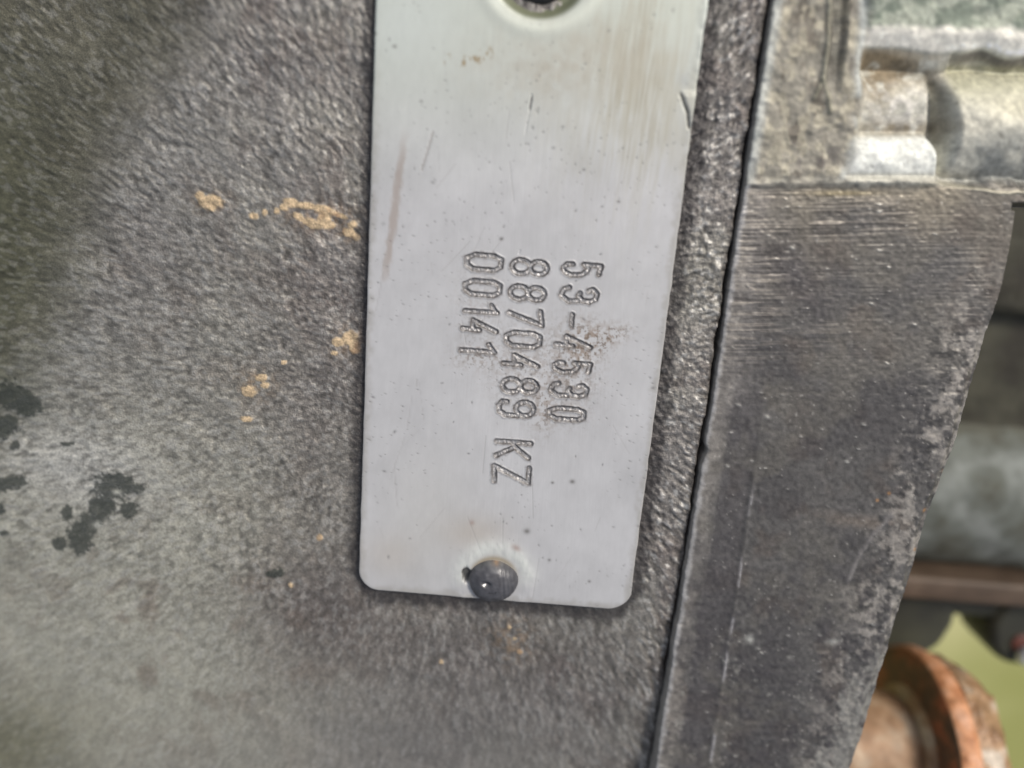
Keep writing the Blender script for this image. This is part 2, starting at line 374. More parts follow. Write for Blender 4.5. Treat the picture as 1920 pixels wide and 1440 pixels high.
    r1 = ring(RIV1, 0, 1.08); r2 = ring(RIV2, 0, 1.0)
    Z += .12*gauss(r1, r1*0, 60, 0, 14, 1)*(.6+.8*fbm(px, py, 10, 2, 16))
    Z -= 1.0*sst(96, 70, r2); Z += .10*gauss(r2, r2*0, 112, 0, 14, 1)
    # ragged hollow on the left of the lower rivet
    hol = gauss(px, py, 874, 1077, 10, 16); Z -= .5*sst(.35, .7, hol+(fbm(px, py, 7, 2, 17)-.5)*.5)
    # burr on the right edge, scratches, pits
    lip = [(1277, 176), (1284, 196), (1290, 212), (1293, 240)]
    dl = poly_dist(px, py, lip); side = (px > np.interp(py, [176, 196, 212, 240], [1277, 1284, 1290, 1293])) & (py > 168) & (py < 250)
    Z += np.where(side, .22*sst(168, 182, py)*sst(250, 225, py), 0) - .16*sst(4, 1, dl)
    Z += .14*right*fbm(px, py, 14, 2, 21)*sst(200, 120, py)
    for pts, wdt, dep in [([(997, 180), (993, 205)], 2.2, .10), ([(992, 208), (985, 250)], 1.6, .04), ([(812, 248), (803, 280), (791, 318)], 1.8, .05), ([(975, 470), (973, 475)], 2, .05)]:
        Z -= dep*sst(wdt*1.6, 0, poly_dist(px, py, pts))
    pits = np.maximum(spots(px, py, 15, .55, 23, 1.1, 1.8, .6)*sst(.35, .6, fbm(px, py, 110, 2, 24)), spots(px, py, 40, .35, 24, 1.8, 1.6)); Z -= pits*.03
    brush = fbm(px*1.0+py*.06, py*.03, 2.2, 2, 25)
    Z += (brush-.5)*.008
    # colour
    col = np.ones(X.shape+(3,))*lin(191, 191, 192)
    col = col*(1+((fbm(px, py, 110, 4, 300)-.5)*.24+(fbm(px, py, 30, 3, 301)-.5)*.09)[..., None])
    ed = np.minimum(np.minimum((X-x0), (x1-X)), (Y-y1)); col = mixc(col, lin(150, 146, 138), sst(1.1, 0, ed+(fbm(px, py, 14, 3, 302)-.5)*1.2)*.5)
    col = mixc(col, lin(194, 200, 188), sst(420, -20, py)*.85)
    col = mixc(col, lin(202, 208, 204), gauss(px, py, 760, 40, 130, 110)*.6)
    col = mixc(col, lin(176, 173, 158), sst(.35, .9, fbm(px+py*.14, py*.09, 6, 3, 26)*.6+fbm(px, py, 60, 2, 27)*.5)*gauss(px, py, 1190, 110, 130, 230, .1)*1.0)
    col = mixc(col, lin(162, 156, 138), gauss(px, py, 1205, 170, 80, 150, .12)*sst(.45, .75, fbm(px+py*.16, py*.05, 4, 2, 28))*.6)
    col = mixc(col, lin(178, 174, 162), gauss(px, py, 1060, 120, 160, 80)*.7*fbm(px, py, 18, 3, 29)*1.6)
    col = mixc(col, lin(200, 198, 190), gauss(px, py, 800, 980, 90, 130)*.3)
    col = mixc(col, lin(182, 172, 158), gauss(px, py, 730, 1040, 50, 40)*.35+gauss(px, py, 890, 1000, 60, 34)*.5)
    # brown rubbed line down the left
    dlr = poly_dist(px, py, [(762, 232), (748, 330), (735, 430), (722, 520)])
    col = mixc(col, lin(160, 146, 136), sst(11, 2, dlr+(fbm(px, py*.4, 6, 2, 30)-.5)*8)*sst(225, 320, py)*sst(570, 470, py)*.65)
    col = mixc(col, lin(150, 130, 95), sst(.52, .68, fbm(px, py*.6, 6, 2, 32))*sst(16, 5, poly_dist(px, py, [(842, 112), (885, 116), (915, 99)]))*.75)
    # dirt round the stamping
    grime = gauss(px, py, 1100, 640, 36, 34)*.9+gauss(px, py, 1075, 690, 45, 80)*.5+gauss(px, py, 1140, 630, 40, 16, -.3)*.9+gauss(px, py, 985, 690, 60, 70)*.42+gauss(px, py, 895, 672, 40, 18)*.5+gauss(px, py, 1020, 770, 22, 40)*.6+gauss(px, py, 895, 580, 45, 90)*.2
    col = mixc(col, lin(140, 122, 106), np.clip(grime, 0, 1)*sst(.40, .68, fbm(px, py, 7, 3, 33))*.75)
    col = mixc(col, lin(110, 96, 82), np.clip(grime*1.3, 0, 1)*sst(.62, .72, fbm(px, py, 4.5, 2, 34))*.7)
    col = mixc(col, lin(172, 169, 167), groove*.6)
    col = mixc(col, lin(88, 84, 82), gauss(D, D*0, wd-.2, 0, 2.1, 1)*(.45+.8*fbm(px, py, 9, 2, 35)))
    col = mixc(col, lin(120, 116, 114), sst(12, 4, D)*sst(.52, .7, fbm(px, py, 5, 2, 36))*.5)
    col = mixc(col, lin(112, 110, 110), pits*.7)
    col = mixc(col, lin(160, 157, 155), scr_m*.45)
    for cx, cy, rr in [(940, 448, 4), (1073, 903, 5), (1036, 905, 3), (1030, 1050, 3), (1105, 1090, 3), (988, 996, 6), (1160, 378, 3.4), (790, 190, 3), (703, 63, 4), (740, 87, 4), (1095, 318, 3)]:
        col = mixc(col, lin(96, 92, 88), gauss(px, py, cx, cy, rr, rr*.8)*.8)
    col = mixc(col, lin(108, 106, 104), sst(3.2, .8, poly_dist(px, py, [(997, 182), (993, 205)]))*.8)
    col = mixc(col, lin(150, 142, 138), sst(3, .8, poly_dist(px, py, [(812, 248), (803, 280), (791, 318)]))*.6)
    col = mixc(col, lin(210, 213, 208), gauss(r1, r1*0, 58, 0, 17, 1)*.95*(.5+.7*fbm(px, py, 12, 2, 37))*sst(1110, 1070, py))
    col = mixc(col, lin(160, 146, 120), gauss(r1, r1*0, 40, 0, 5, 1)*sst(1095, 1050, py)*.8)
    col = mixc(col, lin(150, 118, 105), gauss(px, py, 968, 1027, 9, 5, .5)*.6+gauss(px, py, 885, 980, 5, 5)*.5)
    col = mixc(col, lin(60, 60, 60), sst(.35, .7, hol+(fbm(px, py, 7, 2, 17)-.5)*.5)*.9)
    col = mixc(col, lin(214, 218, 206), gauss(r2, r2*0, 112, 0, 15, 1)*.7)
    col = mixc(col, lin(112, 116, 92), sst(99, 84, r2)*.95)
    col = mixc(col, lin(206, 212, 208), right*sst(190, 60, py)*.6)
    col = mixc(col, lin(120, 116, 106), sst(4, 1, dl)*.8)
    col = mixc(col, lin(168, 172, 172), gauss(px, py, 1283, 150, 12, 14)*.5)
    rg = .5+(brush-.5)*.12+.1*np.clip(grime, 0, 1)-.14*groove
    # side walls
    Z[:, 0] = -1.5; Z[:, 1] -= .10; Z[:, 2] -= .025; Z[:, -1] = -1.5; Z[:, -2] -= .10; Z[:, -3] -= .025
    Z[-1] = -1.5; Z[0] = -1.5; Z[-2] -= .10; Z[-3] -= .03
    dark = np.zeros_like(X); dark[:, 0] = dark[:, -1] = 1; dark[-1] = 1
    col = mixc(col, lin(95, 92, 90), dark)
    Z += np.where(right > .99, 0, 0)
    V = np.stack([X, Y, Z], -1).reshape(-1, 3); Fc = grid_faces(nr, nc)
    Df = D.reshape(-1)[Fc].min(1); of = owner.reshape(-1)[Fc].max(1)
    lab = np.where(Df < wd+1.2, of, -1)
    root = empty('number_plate', (0, 0, 0))
    tag(root, 'pale grey metal number plate engraved 53-4530, 8870489 KZ and 00141, riveted to the rough casting', 'number plate')
    names = [(-1, 'plate')]+[(i, 'hyphen' if t[0] == '-' else ('letter' if t[0].isalpha() else 'digit')) for i, t in enumerate(TEXT)]
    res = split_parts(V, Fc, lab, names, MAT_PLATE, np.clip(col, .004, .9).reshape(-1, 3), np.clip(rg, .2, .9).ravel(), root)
    for i, t in enumerate(TEXT):
        o = res.get(i)
        if o: o['label'] = 'engraved hyphen' if t[0] == '-' else 'engraved %s %s' % ('letter' if t[0].isalpha() else 'digit', t[0])
    return root
MAT_PLATE = metal('plate_metal', metallic=.25, fine=1.2, fine_amt=.035, bump=.25, bump_scale=2.5, bump_mm=.012, stretch=(1, .35, 1), spec=.4)
plate = build_plate()

def build_rivet(c, rpx, hgt, z0, colr, label, notch=False, ry=None):
    cx, cy = (float(v) for v in unproj(c[0], c[1], z0)); sc = .0625*(1 if c[1] > 500 else .9)
    if c[1] > 500: sc = .0625*1.06
    vd = Vector((CAM[0]-cx, CAM[1]-cy, CAM[2]-z0)).normalized(); H = (vd+SUN).normalized(); fz = hgt*.80; shine = 0
    n, m = 120, 56; V = []; C = []; Rg = []
    for i in range(m+1):
        t = i/m; a = t*math.pi/2*1.0
        for j in range(n):
            ph = 2*math.pi*j/n
            rad = math.sin(a); zz = hgt*math.cos(a)**.85
            if t > .92: zz -= (t-.92)*2.2
            k = 1+.012*math.sin(3*ph+1)+.012*math.sin(5*ph)
            x = math.cos(ph)*rad*rpx*sc*k; y = math.sin(ph)*rad*(ry or rpx)*sc*k
            n1 = float(fbm(np.array([x*16+50]), np.array([y*16+50]), 9, 2, 51)[0])-.5
            zz += n1*(.10 if notch else .02)
            # facet added left of the crown, tilted to throw a sun highlight
            if notch:
                d = math.hypot((x+.95)/.62, (y-.1)/.42); e = math.exp(-d**3)
                zz = zz*(1-e)+(fz-H.x/H.z*(x+.95)-H.y/H.z*(y-.1))*e; shine = e
                if x > 1.0: zz -= .07*math.sin((x-1.0)*6+y*.6)**2
            V.append((x, y, zz))
            c0 = lin(*colr)*(1+n1*.6)
            if notch:
                e = math.exp(-((x-.2)/.5)**2-((y-rpx*sc*.88)/.3)**2)*.7*(.5+2*abs(n1))
                c0 = c0*(1-e)+lin(160, 130, 100)*e
                e = sst(.5, 1, np.array(y/(rpx*sc)+ .5*(n1)))*.4*t
                c0 = c0*(1-e)+lin(130, 132, 130)*e
            C.append(c0); Rg.append((.30+n1*.3+.2*t)*(1-.5*(shine if notch else 0)))
    V = np.array(V); Fc = []
    for i in range(m):
        for j in range(n): Fc.append((i*n+j, (i+1)*n+j, (i+1)*n+(j+1) % n, i*n+(j+1) % n))
    V += np.array([cx, cy, z0])
    o = make_mesh('rivet', V, np.array(Fc), MAT_RIVET, np.array(C), np.array(Rg), None, plate); o['label'] = label
MAT_RIVET = metal('rivet_steel', metallic=.1, fine=1.5, fine_amt=.15, bump=.4, bump_scale=2.5, bump_mm=.05)
build_rivet(RIV1, 47, 1.9, -.12, (78, 78, 82), 'dark domed rivet at the lower edge of the plate', True, 42)
build_rivet(RIV2, 60, .9, -1.05, (34, 34, 34), 'dark rivet in a dished hole at the top of the plate')

# ------------------------------------------------------------------ gearbox housing: machined flange with cast ribs
ZF = .1
RX = np.array([1905, 1892, 1868, 1848, 1822, 1800, 1745, 1700, 1650, 1600, 1530, 1450.]); RY = np.array([396, 470, 570, 645, 730, 808, 962, 1110, 1272, 1440, 1640, 1880.])
def build_flange():
    ys = axis((-360, -10, 12), (-10, 330, 3.0), (330, 396, 1.6), (396, 760, 1.6), (760, 1450, 2.8), (1450, 1880, 14))
    ns = axis((0, 700, 3.0), (700, 1200, 14))
    ss = np.concatenate([[0, 0, 3.5, 6], ns[3:]])
    Sg, Y = np.meshgrid(ss, ys)
    ew = (fbm(Y, Y*0, 60, 3, 101)-.5)*5 + (fbm(Y, Y*0, 9, 2, 102)-.5)*2.4 + 6*gauss(Y, Y*0, 846, 0, 12, 1)
    X = seam(Y)+ew+Sg
    rx = np.interp(Y, RY, RX)+(fbm(Y, Y*0, 14, 3, 103)-.5)*3*sst(450, 650, Y)*sst(1300, 1150, Y)+(fbm(Y, Y*0, 90, 2, 104)-.5)*8
    low = Y >= 396
    over = low & (X > rx)
    k = np.cumsum(over, axis=1)              # 1 = on the rim, 2.. = going down the side
    X = np.where(over, rx, X)
    last = np.zeros_like(over); last[:, :-1] = (k[:, :-1] == 0) & (k[:, 1:] == 1); X = np.where(last & low, rx-.6, X)
    wx, wy = unproj(X, Y, ZF)
    px, py = X, Y
    z = np.full(X.shape, ZF)
    rs = rx-px; off = px-seam(py)
    # ---- machined face
    face = py > 345
    mach = sst(.35, .6, fbm(px*.05, py, 2.2, 2, 110))
    scr = (fbm(px*.035, py+px*.006, 3.2, 2, 111)-.5)
    inface = sst(330, 356, py+(fbm(px, py, 26, 3, 330)-.5)*16)
    wear = sst(760, 470, py)*inface
    z += scr*.045*wear*(.3+1.2*sst(.35, .65, fbm(px, py, 90, 2, 112)))
    gr = fbm(px, py, 7, 3, 113); z += (gr-.5)*.10*inface*(1+1.4*sst(160, 40, rs)*sst(450, 800, py)+1.0*sst(1000, 1300, py))
    chips = np.maximum(spots(px, py, 26, .2, 114, 1.6, 2.2, .15), spots(px, py, 60, .25, 116, 2.6, 2.0, .3))*sst(.4, .7, fbm(px, py, 120, 2, 117)+.15); z += chips*.12*inface
    z -= .10*inface*sst(700, 900, py)*sst(34, 42, off)*sst(100, 92, off)          # faint channel near the left edge
    z += .10*inface*gauss(off, off*0, 102, 0, 3, 1)*sst(860, 960, py)
    z -= .5*sst(26, 0, rs)**2*inface*sst(500, 700, py)
    z += (fbm(px, py, 150, 2, 115)-.5)*.25*inface
    z += .12*inface*gauss(poly_dist(px, py, [(1672, 965), (1640, 1000), (1610, 1045), (1590, 1090)]), 0*px, 0, 0, 4, 1)
    # ---- cast upper part
    up = 1-inface
    rim_r = 1628-.045*(py-0)+ (fbm(py, py*0, 60, 2, 120)-.5)*10 - 25*sst(230, 330, py)
    inrim = sst(rim_r+10, rim_r-12, px)*up
    zr = ZF+.1+(fbm(px, py, 40, 3, 121)-.5)*.5+(gr-.5)*.12
    chan = sst(20, 6, np.abs(px-(1578-.1*py)+(fbm(py, py*0, 70, 2, 122)-.5)*14))*sst(190, 110, py); zr = zr-chan*.7
    rdg = gauss(poly_dist(px, py, [(1553, -300), (1553, 60), (1542, 150), (1524, 185)]), 0*px, 0, 0, 4, 1)+gauss(poly_dist(px, py, [(1542, 150), (1552, 175), (1556, 210)]), 0*px, 0, 0, 4, 1)
    zr = zr+rdg*.3
    zr = zr-.15*sst(1466, 1474, px)*sst(240, 256, py+(px-1500)*.3+(fbm(px, py, 30, 2, 128)-.5)*60)*sst(322, 306, py)
    rim_edge = gauss(px-rim_r, 0*px, -12, 0, 9, 1)
    # pocket with two small bosses
    def bump(v, c, h): return np.sqrt(np.clip(1-((v-c)/h)**2, 0, 1))
    zp = -3.2+0*px
    zp = np.maximum(zp, -3.2+2.6*bump(py, 195, 78)*sst(1772, 1742, px))
    zb = -3.6+4.0*bump(py, 300, 62)**.8; zb = zb*1.0
    e = sst(1772, 1752, px+.0*py+14*sst(290, 250, py)); zp = np.maximum(zp, np.where(e > 0, zb*e+(-3.6)*(1-e), -9))
    zp = np.where(py > 300, np.maximum(zp, -3.4+4.1*sst(285, 345, py)*sst(1800, 1740, px)), zp)
    # thick round branch on the right
    zc = -9.0+10.2*bump(py, 238+.03*(px-1800), 150); ec = sst(1748, 1800, px+16*np.abs((py-240)/100)**2)
    zp = np.maximum(zp, zc*ec+(-3.0)*(1-ec))
    lipy = 88+10*sst(1640, 1760, px)+8*sst(1800, 1900, px)-9*gauss(px, 0*px, 1850, 0, 22, 1)+(fbm(px, px*0, 50, 2, 126)-.5)*8
    zp = np.where(px < 1790, np.maximum(zp, -.3-2.2*sst(lipy-10, lipy+75, py)), np.maximum(zp, -.6-1.6*sst(lipy-4, lipy+40, py)-2*sst(lipy+40, lipy+90, py)))
    zu = -.2+.7*sst(lipy+6, lipy-38, py)+.5*sst(60, -100, py)
    inu = sst(lipy+5, lipy-5, py)
    zp = np.where(inu > 0, np.maximum(zp, zp*(1-inu)+zu*inu), zp)
    zp = zp+(fbm(px, py, 30, 3, 124)-.5)*.3+(gr-.5)*.08
    # fillet down to the machined face
    zrr = zr*inrim+zp*(1-inrim)
    z = np.where(up > 0, zrr*up+z*inface, z)
    ridge = gauss(py-(346+.0*px+16*sst(1740, 1900, px)+(fbm(px, px*0, 40, 2, 127)-.5)*8), 0*px, 0, 0, 4, 1)*sst(1680, 1800, px); z += ridge*.15
    # ---- colour
    col = np.ones(X.shape+(3,))*lin(93, 91, 89)
    col = mixc(col, lin(128, 121, 108), sst(.38, .7, fbm(px, py*.6, 110, 3, 130))*sst(640, 380, py)*.8)
    col = mixc(col, lin(92, 84, 78), sst(.5, .75, fbm(px, py, 60, 3, 131))*.6)
    col = mixc(col, lin(132, 128, 124), gauss(off, off*0, 30, 0, 38, 1)*sst(880, 760, py)*.8)
    col = mixc(col, lin(86, 83, 84), gauss(px, py, 1480, 500, 44, 60)*.8+gauss(px, py, 1540, 560, 40, 60)*.5)
    col = mixc(col, lin(82, 79, 80), sst(36, 44, off)*sst(104, 90, off)*sst(680, 760, py)*.6)
    col = mixc(col, lin(146, 141, 134), sst(44, 22, off+(fbm(px, py, 60, 3, 310)-.5)*24)*.55)
    col = mixc(col, lin(72, 70, 71), sst(.48, .66, fbm(px, py, 130, 4, 320, .6))*.55)
    col = mixc(col, lin(112, 108, 100), sst(.5, .68, fbm(px*.8, py, 95, 4, 321, .6))*.4)
    # rubbed bright scratches run across the machined upper half
    rub = wear*sst(.35, .6, fbm(px, py, 80, 2, 132))*(gauss(px, py, 1590, 560, 70, 120)+gauss(px, py, 1400, 560, 60, 200)+gauss(px, py, 1600, 400, 220, 60)*.8+.15)
    col = mixc(col, lin(190, 180, 166), np.clip(rub, 0, 1)*sst(.03, .16, scr)*.6)
    col = mixc(col, lin(66, 62, 60), np.clip(rub+.15*wear, 0, 1)*sst(-.06, -.2, scr)*.65)
    col = mixc(col, lin(150, 142, 124), gauss(px, py, 1690, 360, 170, 26)*.5)
    col = mixc(col, lin(168, 154, 120), gauss(px, py, 1580, 362, 60, 5)*.7)
    col = mixc(col, lin(215, 213, 205), chips*inface*.55)
    pale = sst(.46, .62, fbm(px, py, 24, 4, 133, .6))*sst(130, 40, rs+(fbm(px, py, 70, 2, 134)-.5)*60)*sst(440, 640, py)
    col = mixc(col, lin(150, 145, 138), pale*.85)
    col = mixc(col, lin(62, 61, 60), sst(.56, .70, fbm(px, py, 13, 3, 135))*sst(150, 60, rs)*sst(480, 700, py)*.75)
    col = mixc(col, lin(140, 138, 132), sst(.42, .58, fbm(px, py, 20, 4, 136, .6)+.5*sst(60, 0, rs-.22*(py-1200))*sst(1150, 1330, py)-.26)*sst(1150, 1260, py)*.85)
    col = mixc(col, lin(74, 71, 72), sst(.5, .7, fbm(px, py, 16, 3, 137))*sst(1000, 1150, py)*.55)
    col = mixc(col, lin(128, 118, 108), gauss(px, py, 1630, 980, 90, 12, .1)*sst(.4, .6, fbm(px, py, 20, 2, 138))*.7)
    col = mixc(col, lin(140, 136, 134), gauss(poly_dist(px, py, [(1672, 965), (1640, 1000), (1610, 1045), (1590, 1090)]), 0*px, 0, 0, 4, 1)*inface*.6)
    col = mixc(col, lin(170, 168, 170), gauss(off, off*0, 103, 0, 2.5, 1)*sst(900, 960, py)*sst(.4, .6, fbm(px, py, 30, 2, 139))*inface*.7)
    col = mixc(col, lin(200, 196, 188), spots(px, py, 12, .4, 140, 1.5, 1.5)*inface*.4*sst(.4, .6, fbm(px, py, 50, 2, 141)))
    for cx, cy, rr in [(1775, 887, 5), (1718, 1033, 4), (1735, 958, 5), (1667, 925, 4), (1645, 938, 4)]: col = mixc(col, lin(190, 140, 84), gauss(px, py, cx, cy, rr*.7, rr*.7)*.7)
    col = mixc(col, lin(176, 176, 170), gauss(px, py, 1405, 1198, 8, 7)+gauss(px, py, 1561, 1203, 12, 5, -.1)*.6)
    # bright bevel
    col = mixc(col, lin(172, 170, 168), sst(13, 4, off+(fbm(py, px*0, 14, 2, 143)-.5)*8)*.85)
    ucol = np.ones(X.shape+(3,))*lin(140, 136, 125)
    ucol = mixc(ucol, lin(104, 98, 88), sst(.45, .62, fbm(px, py*.55, 34, 4, 150, .65))*.85)
    ucol = mixc(ucol, lin(168, 162, 144), sst(.52, .66, fbm(px, py*.7, 16, 3, 151))*.7)
    ucol = mixc(ucol, lin(188, 192, 188), gauss(px-rim_r, 0*px, -8, 0, 10, 1)*.8*sst(.3, .6, fbm(px, py, 40, 2, 152))+sst(26, 6, off)*.7)
    ucol = mixc(ucol, lin(86, 86, 80), chan*.6)
    ucol = mixc(ucol, lin(150, 148, 130), rdg*.6)
    ucol = mixc(ucol, lin(80, 76, 76), gauss(px, py, 1520, 290, 60, 26)*sst(.4, .6, fbm(px, py, 22, 2, 153))*.9)
    pcol = np.ones(X.shape+(3,))*lin(192, 190, 178)
    pcol = mixc(pcol, lin(122, 104, 74), np.clip(gauss(px, py, 1660, 120, 110, 38, .1)*1.2+gauss(px, py, 1650, 170, 34, 50)*.6+gauss(px, py, 1700, 238, 90, 14)*.8, 0, 1)*.85*sst(.2, .5, fbm(px, py, 20, 3, 155)))
    pcol = mixc(pcol, lin(208, 204, 196), gauss(px, py, 1700, 200, 60, 34)*sst(.42, .6, fbm(px, py, 14, 3, 156))*.8)
    bar = sst(250, 266, py)*sst(335, 318, py)*sst(1768, 1756, px); pcol = mixc(pcol, lin(222, 224, 218), bar*.85)
    pcol = mixc(pcol, lin(140, 140, 134), bar*spots(px, py, 16, .5, 157, 1.8, 1.6)*.7)
    gap = gauss(poly_dist(px, py, [(1690, 122), (1745, 138), (1772, 165), (1774, 230), (1768, 262)]), 0*px, 0, 0, 11, 1); pcol = mixc(pcol, lin(96, 92, 80), gap*.6)
    right = sst(1772, 1800, px)*sst(112, 125, py)
    pcol = mixc(pcol, lin(178, 176, 150), right*sst(220, 150, py)*.8)
    pcol = mixc(pcol, lin(196, 192, 170), right*gauss(px, py, 1900, 205, 60, 26)*.7)
    pcol = mixc(pcol, lin(132, 134, 130), right*sst(220, 300, py)*sst(.3, .6, fbm(px, py, 50, 3, 158))*.9)
    pcol = mixc(pcol, lin(88, 86, 80), spots(px, py, 34, .35, 159, 3.0, 1.8)*right*.7)
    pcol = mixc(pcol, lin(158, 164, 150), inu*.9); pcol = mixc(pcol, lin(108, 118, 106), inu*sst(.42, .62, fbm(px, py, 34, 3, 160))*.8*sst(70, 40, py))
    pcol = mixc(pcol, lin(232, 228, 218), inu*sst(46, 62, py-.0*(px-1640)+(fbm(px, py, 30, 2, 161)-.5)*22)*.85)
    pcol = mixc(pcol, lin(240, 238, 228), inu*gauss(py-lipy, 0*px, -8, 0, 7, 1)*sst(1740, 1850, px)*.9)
    under = sst(lipy+0, lipy+5, py)*sst(lipy+26, lipy+12, py)*sst(1750, 1830, px); pcol = mixc(pcol, lin(100, 94, 84), under*.8)  # undercut shadow below the lip, painted into the colour
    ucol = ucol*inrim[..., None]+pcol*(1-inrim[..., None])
    ucol = ucol*(1+(gr-.5)[..., None]*.5)*1.08
    low_edge = gauss(py-338, 0*px, 0, 0, 10, 1)*sst(1640, 1560, px); ucol = mixc(ucol, lin(170, 168, 158), low_edge*.2)
    c2 = col*(1+(gr-.5)[..., None]*.7)
    ci = inface[..., None]; col = ucol*(1-ci)+c2*ci
    col = mixc(col, lin(206, 200, 178), ridge*.5)
    rg = .5+.15*(1-inface)-.12*rub+(fbm(px, py, 25, 2, 170)-.5)*.2
    # ---- left wall, right wall
    z[:, 0] = -9; z[:, 1] = np.minimum(z[:, 3]-.14, ZF); col[:, 0] = lin(150, 142, 132); col[:, 1] = lin(150, 146, 140); z[:, 2] = z[:, 3]-.04
    kz = np.choose(np.clip(k, 0, 6), [0, 0, -.06, -1.0, -4, -13, -13]); z = np.where(k >= 2, kz+(ZF-.62)*(k < 4), z)
    col = mixc(col, lin(88, 84, 78), (k >= 3)*1.0)
    # lower end of the round branch: goes down as a wall
    wall = (px > np.interp(396, RY, RX)-6) & (py > 372) & (py < 396)
    z = np.where(wall, z-13*np.clip((py-380)/14, 0, 1)**.5, z)
    V = np.stack([wx, wy, z], -1).reshape(-1, 3); nr, nc = X.shape; Fc = grid_faces(nr, nc)
    kf = k.reshape(-1)[Fc]; bad = (kf.min(1) >= 6) | ((kf.max(1) > 0) & (kf.min(1) == 0) & (py.reshape(-1)[Fc].min(1) < 396) & (px.reshape(-1)[Fc].max(1) > 1912)) | ((py.reshape(-1)[Fc].min(1) < 396) & (kf.max(1) > 1))
    keep = ~bad; Fc = Fc[keep]
    fpx = px.reshape(-1)[Fc].mean(1); fpy = py.reshape(-1)[Fc].mean(1); fr = inrim.reshape(-1)[Fc].mean(1); fu = inu.reshape(-1)[Fc].mean(1)
    lab = np.zeros(len(Fc), int); U = fpy < 344
    lab[U & (fr > .5)] = 1; lab[U & (fr <= .5)] = 2
    lab[U & (fr <= .5) & (fpx > 1774)] = 3; lab[U & (fr <= .5) & (fpy > 250) & (fpx < 1770)] = 4; lab[U & (fr <= .5) & (fu > .5)] = 5
    org = np.array([40, -10, 0.]); root = empty('gearbox_housing', org)
    tag(root, 'dark worn gearbox housing flange with machined scratches, ribs and bosses, right of the narrow joint', 'housing')
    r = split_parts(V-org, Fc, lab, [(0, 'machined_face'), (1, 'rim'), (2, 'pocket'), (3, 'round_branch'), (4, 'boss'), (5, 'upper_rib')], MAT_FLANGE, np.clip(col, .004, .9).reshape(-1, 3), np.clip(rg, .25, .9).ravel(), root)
    r[0]['label'] = 'dark machined face with cross scratches'; r[4]['label'] = 'bright pale rounded boss'
MAT_FLANGE = metal('flange_metal', metallic=.3, fine=1.3, fine_amt=.2, bump=.5, bump_scale=2.2, bump_mm=.08, spec=.5)
build_flange()

# ------------------------------------------------------------------ things behind, out of focus
def revolve(name, prof, origin, mat, parent, n=72, axis_dir=(1, 0, 0), lump=0, seed=0, hexa=0):
    """prof: (distance along axis, radius)"""
    a = Vector(axis_dir).normalized(); u = Vector((0, 0, 1)) if abs(a.z) < .9 else Vector((0, 1, 0)); v = a.cross(u).normalized(); u = v.cross(a)
    V = []
    for (t, r) in prof:
        for j in range(n):
            ph = 2*math.pi*j/n; rr = r
            if hexa: rr = r*(1-hexa+hexa*min(1.155, 1/math.cos(((ph+.25) % (math.pi/3))-math.pi/6)))
            if lump and r > 0:
                rr += lump*(float(fbm(np.array([ph*6+seed]), np.array([t*1.2+9]), 1.6, 3, seed)[0])-.5)*2
            p = Vector(origin)+a*t+(u*math.cos(ph)+v*math.sin(ph))*rr
            V.append(p[:])
    V = np.array(V); Fc = []
    for i in range(len(prof)-1):
        for j in range(n): Fc.append((i*n+j, i*n+(j+1) % n, (i+1)*n+(j+1) % n, (i+1)*n+j))
    return make_mesh(name, V, np.array(Fc), mat, parent=parent)
def dens(p, st):
    o = []
    for (a, b), (c, d) in zip(p[:-1], p[1:]):
        n = max(1, int(max(abs(c-a), abs(d-b))/st))
        o += [(a+(c-a)*i/n, b+(d-b)*i/n) for i in range(n)]
    return o+[p[-1]]
rust = metal('rusty_steel', metallic=.05, fine=.8, fine_amt=.25, bump=.8, bump_scale=.9, bump_mm=.25, base=(lin(160, 104, 68), lin(212, 164, 134), .35, .62, lin(198, 142, 102)))
rust_shank = metal('worn_rusty_steel', metallic=.05, fine=.5, fine_amt=.2, bump=.5, bump_scale=.6, bump_mm=.2, base=(lin(136, 104, 76), lin(178, 160, 138), .2, .6, lin(160, 130, 102)))
rust_dark = metal('scaly_rust', metallic=.1, fine=.7, fine_amt=.35, bump=1, bump_scale=.5, bump_mm=.8, base=(lin(128, 96, 66), lin(188, 176, 160), .28, .42, lin(164, 132, 100)))
zb = -24.0
bx, by = (float(v) for v in unproj(1692, 1408, zb)); depth = float((np.array([bx, by, zb]) @ R.T)[2]+Z0); q = depth/F
bolt = empty('rusty_bolt', (bx, by, zb)); tag(bolt, 'rusty orange bolt with round washer and scaly nut beside the lower flange edge', 'bolt')
O = (0, 0, 0)
revolve('shank', dens([(-34, 106*q), (-2.6, 106*q), (-1.8, 98*q), (.4, 92*q)], 2), O, rust_shank, bolt, lump=.15, seed=4)
revolve('collar', dens([(-1.2, 96*q), (-1.2, 108*q), (-.6, 116*q), (.2, 122*q)], 1), O, rust_shank, bolt, lump=.15, seed=5)
revolve('washer', dens([(.25, 185*q), (.7, 191*q), (2.6, 191*q), (3.6, 186*q), (4.2, 140*q)], 1), O, rust, bolt, lump=.22, seed=6)
revolve('washer_face', dens([(0, 90*q), (0, 181*q), (.3, 186*q)], 1), O, metal('shaded_rust', metallic=0, fine=.6, fine_amt=.3, base=(lin(82, 66, 54), lin(150, 88, 60), .22, .7, lin(108, 76, 56))), bolt, lump=.2, seed=6)  # face coloured darker for the shade on it, with brown dirt
revolve('nut', dens([(3.8, 140*q), (4.0, 172*q), (6, 171*q), (7.6, 166*q), (9.2, 154*q), (10.4, 138*q), (10.6, 0)], .6), O, rust_dark, bolt, lump=1.3, seed=7, hexa=.5)

